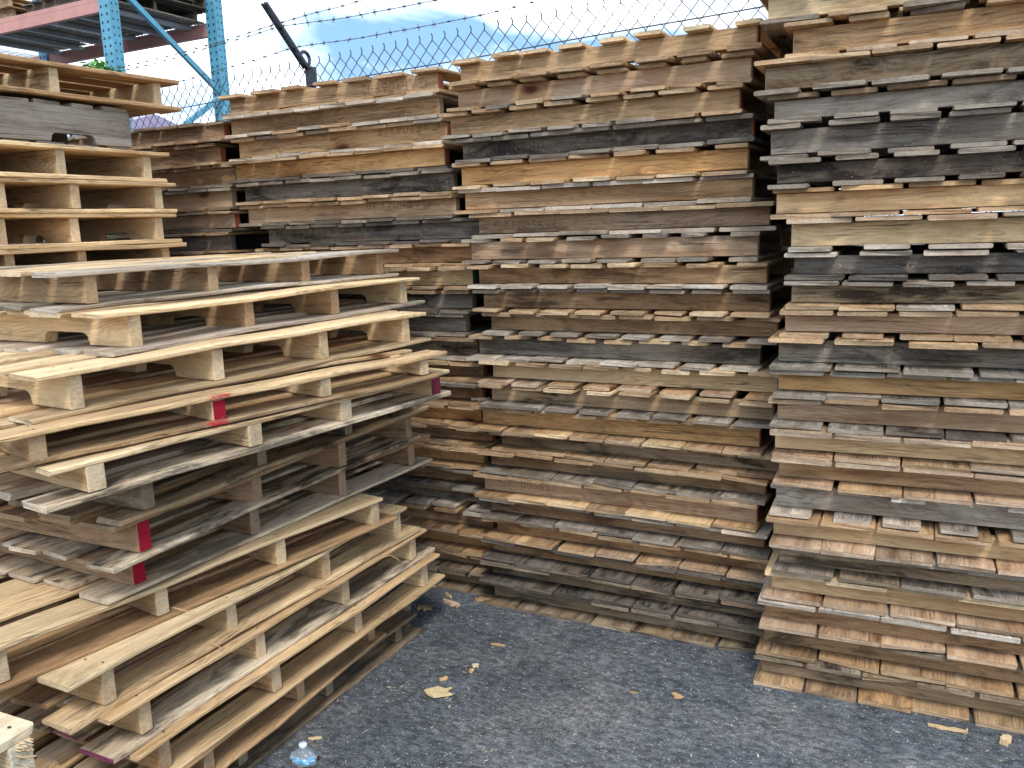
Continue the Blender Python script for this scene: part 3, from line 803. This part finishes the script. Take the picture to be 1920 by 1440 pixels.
# direction of "screen right" on the ground is about -28 degrees from +t
chip('wood_scrap', -2.22, 3.46, .11, .035, .012, -.30, 'P', 'broken orange-brown board piece lying before the back stack', group=GW)
chip('wood_scrap', -2.09, 3.56, .085, .035, .012, .45, 'T', 'tan block of broken board against the foot of the middle stack', group=GW)
chip('wood_scrap', -2.28, 3.53, .07, .022, .010, -.7, 'P', 'small orange sliver behind the broken board piece', group=GW)
chip('wood_scrap', -2.45, 3.62, .09, .022, .010, -.45, 'R', 'reddish brown sliver in the dark corner behind the left stack', group=GW)
chip('wood_scrap', -2.335, 3.19, .15, .026, .012, -.55, 'T', 'long tan stick beside the lowest left pallets', group=GW)
chip('bark_piece', -2.40, 3.31, .085, .05, .03, -.9, 'G', 'curled grey piece of bark beside the left stack', taper=.8, group=GW)
chip('wood_scrap', -2.31, 3.36, .07, .04, .012, .2, 'T', 'crumbled tan wood lump near the left stack corner', taper=.2, group=GW)
chip('wood_scrap', -1.79, 3.17, .07, .014, .006, .15, 'Y', 'thin yellow sliver alone in the middle of the asphalt', group=GW)
chip('wood_scrap', -2.20, 2.05, .055, .018, .010, .15, 'Y', 'yellow stub beside the crushed bottle', taper=.1, group=GW)
chip('wood_scrap', -1.79, 2.96, .028, .022, .010, .3, 'F', 'whitish crumb of wood right of the yellow torn scrap', group=GW)
chip('wood_scrap', -1.785, 2.915, .022, .018, .008, 1.2, 'F', 'smaller whitish crumb just in front of the other crumb', group=GW)
chip('wood_scrap', -1.86, 2.81, .034, .016, .010, 1.0, 'O', 'small orange chip behind the yellow torn scrap', group=GW)
chip('wood_scrap', -2.31, 2.22, .03, .014, .006, .7, 'F', 'pale chip near the foot of the left stack', group=GW)
chip('wood_scrap', -2.27, 2.32, .045, .010, .005, .0, 'Y', 'thin pale splinter behind the bottle', group=GW)
chip('wood_scrap', -2.08, 2.24, .05, .012, .006, .6, 'Y', 'yellow splinter just behind the bottle cap', group=GW)
chip('wood_scrap', -.92, 3.09, .05, .028, .004, -.3, 'T', 'flat tan flake on open asphalt before the middle stack', group=GW)
chip('wood_scrap', .05, 3.275, .13, .014, .008, .05, 'Y', 'long pale sliver along the foot of the right stack', group=GW)
chip('wood_scrap', .235, 3.265, .04, .03, .022, .9, 'Y', 'chunky yellow splinter at the lower right corner', group=GW)
chip('wood_scrap', -1.09, 3.04, .035, .012, .004, .2, 'T', 'short tan sliver on open asphalt', group=GW)
chip('wood_scrap', -2.36, 2.15, .05, .02, .012, -.3, 'R', 'reddish chip tucked against the left stack', group=GW)
# torn yellow scrap with a point
pts = [(-.05, -.028), (-.02, -.033), (.022, -.026), (.05, .012), (.052, .03), (.018, .024), (.012, .05), (.0, .03), (-.034, .018)]
vs = [(x, y, .004+.006*noise.noise((x*40, y*40, 3))) for x, y in pts]+[(x*.97, y*.97, .012+.008*noise.noise((x*40, y*40, 3))) for x, y in pts]
n = len(pts)
o = mesh_obj('torn_scrap', vs, [tuple(range(n))[::-1], tuple(n+i for i in range(n))]+[(i, (i+1) % n, n+(i+1) % n, n+i) for i in range(n)], [M_WOOD])
o.location = (-1.82, 2.70, 0.003); o.rotation_euler = (0, 0, R(-25)); o.scale = (1.0, 1.3, 1); o.color = (.68, .58, .36, 1); o['weather'] = 0.; o['stain'] = 0.
tag(o, 'yellow torn flat scrap with a pointed tip on the asphalt', 'scrap')
# tiny flecks nobody could count
mb = MB(); q = random.Random(3)
for i in range(4200):
    x = q.uniform(-2.35, .9); y = q.uniform(1.5, 3.6)
    if y > 3.52-.05*(x > -.6)-.12*(x > -.7): continue
    dens = noise.noise((x*1.5, y*1.5, 0))
    near = max(0, 1-(3.50-y)/.5, 1-(x+2.3)/.5, 1-abs(y-2.75+.3*(x+1.8))/.25)
    if dens+near*.6 < q.uniform(-.6, .3): continue
    L = q.choice((.004, .005, .005, .006, .007, .009, .012, .018, .028)); W = L*(q.uniform(.3, .6) if L < .01 else q.uniform(.12, .3)); a = q.uniform(0, 6.3); T = q.uniform(.001, .003)
    M = Matrix.Translation((x, y, .001)) @ Matrix.Rotation(a, 4, 'Z')
    mb.add([M @ Vector((L*a_*q.uniform(.7, 1.1), W*b_*q.uniform(.6, 1.2), T)) for a_, b_ in ((-.5, -.3), (.1, -.5), (.5, .1), (-.1, .5))], [(0, 1, 2, 3)], 0 if q.random() < .65 else 1)
def flat(name, col):
    return plain(name, col, .9, 0, .3, 200)
o = mb.build('wood_flecks', [flat('pale_wood_fleck', (.50, .42, .30)), flat('brown_wood_fleck', (.26, .18, .11))])
tag(o, 'tiny pale wood flecks strewn over the asphalt', 'debris', None, 'stuff')
# hair-thin splinters hanging from the left stack
def splinter(pts, label, r=.0018, host=None):
    mb = MB(); mb.tube(pts, [r]*(len(pts)-1)+[r*.3], 5)
    o = mb.build('splinter', [M_WOOD], None, True); o.color = (.62, .47, .27, 1); o['weather'] = 0.; o['stain'] = 0.
    return tag(o, label, 'splinter', 'loose splinters caught in the stacks')
def near_b(i, y, dz, dx=.012):
    t4, n4, zb, rot = B_TAB[i][:4]; a = R(rot)
    return Vector((t4-math.sin(a)*y+dx, n4+math.cos(a)*y, zb+dz))
p = near_b(10, -.32, .118, .03); splinter([p, p+Vector((.02, .04, .004)), p+Vector((.035, .075, -.025)), p+Vector((.04, .1, -.06))], 'curved pale splinter hanging over a clean yellow pallet low in the left stack')
p = near_b(9, -1.15, .02, .02); splinter([p, p+Vector((.02, .03, -.03)), p+Vector((.02, .035, -.07))], 'pale splinter dangling beside the wide yellow front board')
p = near_b(9, -.62, .0, .02); splinter([p, p+Vector((.03, .05, -.012)), p+Vector((.04, .1, -.02))], 'straight pale splinter poking out near the middle of the left stack')
p = near_b(8, -1.0, .02, .02); splinter([p, p+Vector((.03, .03, -.02)), p+Vector((.05, .05, -.03))], 'short pale splinter at the pallet shoved to the left')
p = near_b(0, -.62, .127, .0); splinter([p, p+Vector((.015, .02, -.012)), p+Vector((.03, .03, -.03))], 'pale splinter on the edge of the top left grey pallet')
# splintered stringer end of the corner pallet
mb = MB(); q = random.Random(5)
gx = GT+.01; gy = GN-.02
for i in range(34):
    z = zG+q.uniform(.0, .1); y = gy+q.uniform(-.022, .004)
    d = Vector((q.uniform(.004, .018), q.uniform(-.002, .012), q.uniform(-.006, .010)))
    mb.tube([(gx-.02, y, z), Vector((gx-.0, y, z))+d], [.005, .0012], 4)
o = mb.build('splintered_end', [M_END], None)
groot = [o_ for o_ in C.objects if o_.get('label', '').startswith('bright fresh pallet')][0]
bpy.context.view_layer.update()
o.parent = groot; o.matrix_parent_inverse = groot.matrix_world.inverted(); o.color = (.66, .52, .33, 1); o['weather'] = .1; o['stain'] = 0.
# broken sticks lying on the back stack
for j, (L, dx, dz, rz) in enumerate(((.13, 0, 0, .1), (.10, .04, .012, -.25), (.09, -.02, .02, .35))):
    zt = D_TAB[13][1]-.019
    chip('wood_scrap', -2.10+dx, 3.675, L, .03, .012, rz, 'TYW'[j], ['longest broken stick lying on a lower board of the back stack', 'middle broken stick lying on the back stack', 'topmost broken stick on the back stack'][j], z=zt+dz, group='broken sticks resting on the back stack')

# ------------------------------------------------------------------ crushed bottle
def glassy():
    m, nt, b = new_mat('clear_plastic')
    b.inputs['Base Color'].default_value = (.80, .88, .95, 1); b.inputs['Roughness'].default_value = .12
    b.inputs['Transmission Weight'].default_value = .82; b.inputs['IOR'].default_value = 1.3
    return m
M_CLEAR = glassy()
def label_material():
    m, nt, b = new_mat('blue_label_film'); k = NT(nt)
    tc = k.n('ShaderNodeTexCoord')
    n = k.noise(k.scale(tc.outputs['Object'], (1, 1, 2.4)), 42, 3, .6, 1.2)
    k.l(k.mix(k.ramp(n, .50, .58), (.10, .40, .70, 1), (.62, .80, .92, 1)), b.inputs['Base Color']); b.inputs['Roughness'].default_value = .35
    return m
M_LABEL = label_material()
M_CAP = plain('translucent_white_cap', (.72, .80, .86), .4, 0, .05)
bt = empty('plastic_bottle', (-2.02, 2.11, 0), 0, 'crushed clear plastic bottle with blue label and white cap standing on the asphalt', 'bottle')
def lathe(prof, n, crumple, seed, sx=1., sy=1.):
    vs = []; fs = []
    for i, (r, z) in enumerate(prof):
        for j in range(n):
            a = 2*math.pi*j/n
            k = 1+crumple*noise.noise((math.cos(a)*2.2, math.sin(a)*2.2+seed, z*38))*(1 if r > .016 else .1)
            vs.append((r*k*math.cos(a)*sx, r*k*math.sin(a)*sy, z+crumple*.035*noise.noise((math.cos(a)*3, math.sin(a)*3, z*30+seed))*(1 if r > .016 else 0)))
    for i in range(len(prof)-1):
        for j in range(n):
            fs.append((i*n+j, i*n+(j+1) % n, (i+1)*n+(j+1) % n, (i+1)*n+j))
    fs.append(tuple(range(n))[::-1]); fs.append(tuple((len(prof)-1)*n+j for j in range(n)))
    return vs, fs
bt.scale = (.88, .88, .80)
v, f = lathe([(.032, .004), (.044, .006), (.050, .016), (.048, .028), (.051, .036), (.040, .050), (.028, .060), (.017, .068), (.0135, .074), (.0135, .080)], 40, .26, 3, 1.12, .9)
mesh_obj('bottle_body', v, f, M_CLEAR, bt, None, True)
v, f = lathe([(.0500, .027), (.0505, .033), (.0500, .039), (.0450, .0455)], 40, .26, 3, 1.12, .9)
f = f[:-2]
# the torn label covers only the side turned to the yard
f = [q for q in f if (sum(v[i][0] for i in q)*.47-sum(v[i][1] for i in q)*.88)/len(q) > .024]
mesh_obj('bottle_label', v, f, M_LABEL, bt, None, True)
v, f = lathe([(.0150, .078), (.0165, .0785), (.0168, .094), (.0155, .0965), (.004, .097)], 28, .0, 1)
mesh_obj('bottle_cap', v, f, M_CAP, bt, None, True)

# ------------------------------------------------------------------ shrub and shed behind
M_LEAF = plain('shrub_leaf', (.09, .26, .035), .6, 0, .4, 6)
M_BARK = plain('shrub_stem', (.12, .085, .055), .9, 0, .3)
sh = empty('leafy_shrub', (-6.55, 4.86, 0), 0, 'bright green narrow shrub growing behind the upper-left stack', 'shrub')
mb = MB(); q = random.Random(11)
for k in range(5):
    a = q.uniform(0, 6.3); mb.tube([(0, 0, 0), (.06*math.cos(a), .06*math.sin(a), 1.2), (.16*math.cos(a), .16*math.sin(a), 2.3), (.2*math.cos(a+.5), .2*math.sin(a+.5), 3.0+.04*k)], [.02, .016, .01, .003], 6)
mb.build('stem', M_BARK, sh, True)
mb = MB()
for k in range(2600):
    z = q.uniform(.3, 3.28); rr = .46*math.sqrt(q.random())*(1 if z < 2.8 else max(.2, (3.4-z)/.6)); a = q.uniform(0, 6.3)
    p = Vector((rr*math.cos(a)+(.34 if z > 3 else 0), rr*math.sin(a), z)); L = q.uniform(.05, .085)
    Mx = Matrix.Translation(p) @ Matrix.Rotation(q.uniform(0, 6.3), 4, 'Z') @ Matrix.Rotation(q.uniform(-.9, .9), 4, 'Y') @ Matrix.Rotation(q.uniform(-.6, .6), 4, 'X')
    vs = [Mx @ Vector(w) for w in ((0, 0, 0), (L*.35, L*.26, .006), (L*.75, L*.2, .0), (L, 0, -.012), (L*.75, -L*.2, 0), (L*.35, -L*.26, .006))]
    mb.add(vs, [(0, 1, 2, 3), (0, 3, 4, 5)])
mb.build('crown', M_LEAF, sh)
M_SHEDROOF = plain('mauve_metal_roof', (.36, .29, .42), .5, 0, .1, 3)
M_SHEDWALL = plain('pale_shed_wall', (.52, .52, .54), .7, 0, .1, 3)
sd = empty('storage_shed', (-29., 22., 0), R(0), 'distant storage shed with a mauve roof glimpsed between the left stacks', 'building')
mb = MB(); mb.box(-4, 3.3, -3, 3, 0, 5.2); mb.build('wall', M_SHEDWALL, sd)
mb = MB()
mb.add([(-4.3, -3.4, 5.2), (3.6, -3.4, 5.2), (3.6, 0, 6.2), (-4.3, 0, 6.2), (-4.3, 3.4, 5.2), (3.6, 3.4, 5.2), (-4.3, -3.4, 5.05), (3.6, -3.4, 5.05), (3.6, 3.4, 5.05), (-4.3, 3.4, 5.05)],
       [(0, 1, 2, 3), (3, 2, 5, 4), (6, 7, 1, 0), (8, 9, 4, 5), (7, 8, 5, 2, 1), (9, 6, 0, 3, 4), (6, 9, 8, 7)])
mb.build('roof', M_SHEDROOF, sd)
mb = MB(); mb.box(-1.2, 1.2, -3.04, -3.003, 0, 3); mb.build('door', M_SHEDROOF, sd)

# ------------------------------------------------------------------ camera
cam = bpy.data.cameras.new('Camera'); co = bpy.data.objects.new('Camera', cam); C.objects.link(co)
f_px, pt, rl, al = 1600., R(10.47), R(-1.98), R(62.2)
cam.sensor_width = 36; cam.lens = f_px/1920*36; cam.clip_start = .05; cam.clip_end = 1500
def tn(v): return Vector((v.x*math.sin(al)-v.y*math.cos(al), v.x*math.cos(al)+v.y*math.sin(al), v.z))
Fw = Vector((0, math.cos(pt), -math.sin(pt))); U0 = Vector((0, math.sin(pt), math.cos(pt))); R0 = Vector((1, 0, 0))
rt = tn(R0*math.cos(rl)+U0*math.sin(rl)); up = tn(-R0*math.sin(rl)+U0*math.cos(rl)); fw = tn(Fw)
Mx = Matrix((rt, up, -fw)).transposed().to_4x4(); Mx.translation = (0, 0, CAM_H)
co.matrix_world = Mx
bpy.context.scene.camera = co

# ------------------------------------------------------------------ light
SUN_EL = R(52)      # veiled sun behind the viewer's right shoulder
sdir = Vector((math.cos(SUN_EL)*math.cos(R(-58)), math.cos(SUN_EL)*math.sin(R(-58)), math.sin(SUN_EL)))
sun = bpy.data.lights.new('Sun', 'SUN'); so = bpy.data.objects.new('Sun', sun); C.objects.link(so)
sun.energy = 1.35; sun.angle = R(15); sun.color = (1, .96, .90)
so.rotation_euler = (-sdir).to_track_quat('-Z', 'Y').to_euler()
w = bpy.data.worlds.new('World'); bpy.context.scene.world = w; w.use_nodes = True
nt = w.node_tree; nt.nodes.clear(); k = NT(nt)
out = k.n('ShaderNodeOutputWorld'); bg = k.n('ShaderNodeBackground'); k.l(bg.outputs[0], out.inputs[0])
sky = k.n('ShaderNodeTexSky', sky_type='NISHITA'); sky.sun_disc = False; sky.sun_elevation = SUN_EL
sky.sun_rotation = math.atan2(sdir.x, sdir.y)
tc = k.n('ShaderNodeTexCoord')
d = tc.outputs['Generated']
sp = k.n('ShaderNodeSeparateXYZ'); k.l(d, sp.inputs[0])
den = k.math('ADD', k.math('MAXIMUM', sp.outputs[2], 0.), .22)
pl = k.n('ShaderNodeCombineXYZ'); k.l(k.math('DIVIDE', sp.outputs[0], den), pl.inputs[0]); k.l(k.math('DIVIDE', sp.outputs[1], den), pl.inputs[1])
mp = k.n('ShaderNodeMapping'); k.l(pl.outputs[0], mp.inputs[0]); mp.inputs['Location'].default_value = (0.22, 1.62, 0.)
cl = k.noise(mp.outputs[0], 1.15, 8, .55, .35)
mask = k.ramp(cl, .43, .60)
det = k.noise(mp.outputs[0], 3.2, 6, .6, .2)
ccol = k.mix(k.ramp(det, .36, .58), (6.6, 8.0, 9.0, 1), (13.6, 13.7, 13.7, 1))
skc = k.mix(.0, sky.outputs[0], sky.outputs[0])
k.l(k.mix(mask, k.mix(.88, skc, (1.45, 2.75, 4.7, 1)), ccol), bg.inputs[0])
bg.inputs['Strength'].default_value = .118

sc = bpy.context.scene
sc.view_settings.view_transform = 'Standard'; sc.view_settings.look = 'None'
sc.view_settings.exposure = 1.08; sc.view_settings.gamma = 1
sc.cycles.max_bounces = 8; sc.cycles.diffuse_bounces = 6; sc.cycles.transparent_max_bounces = 8
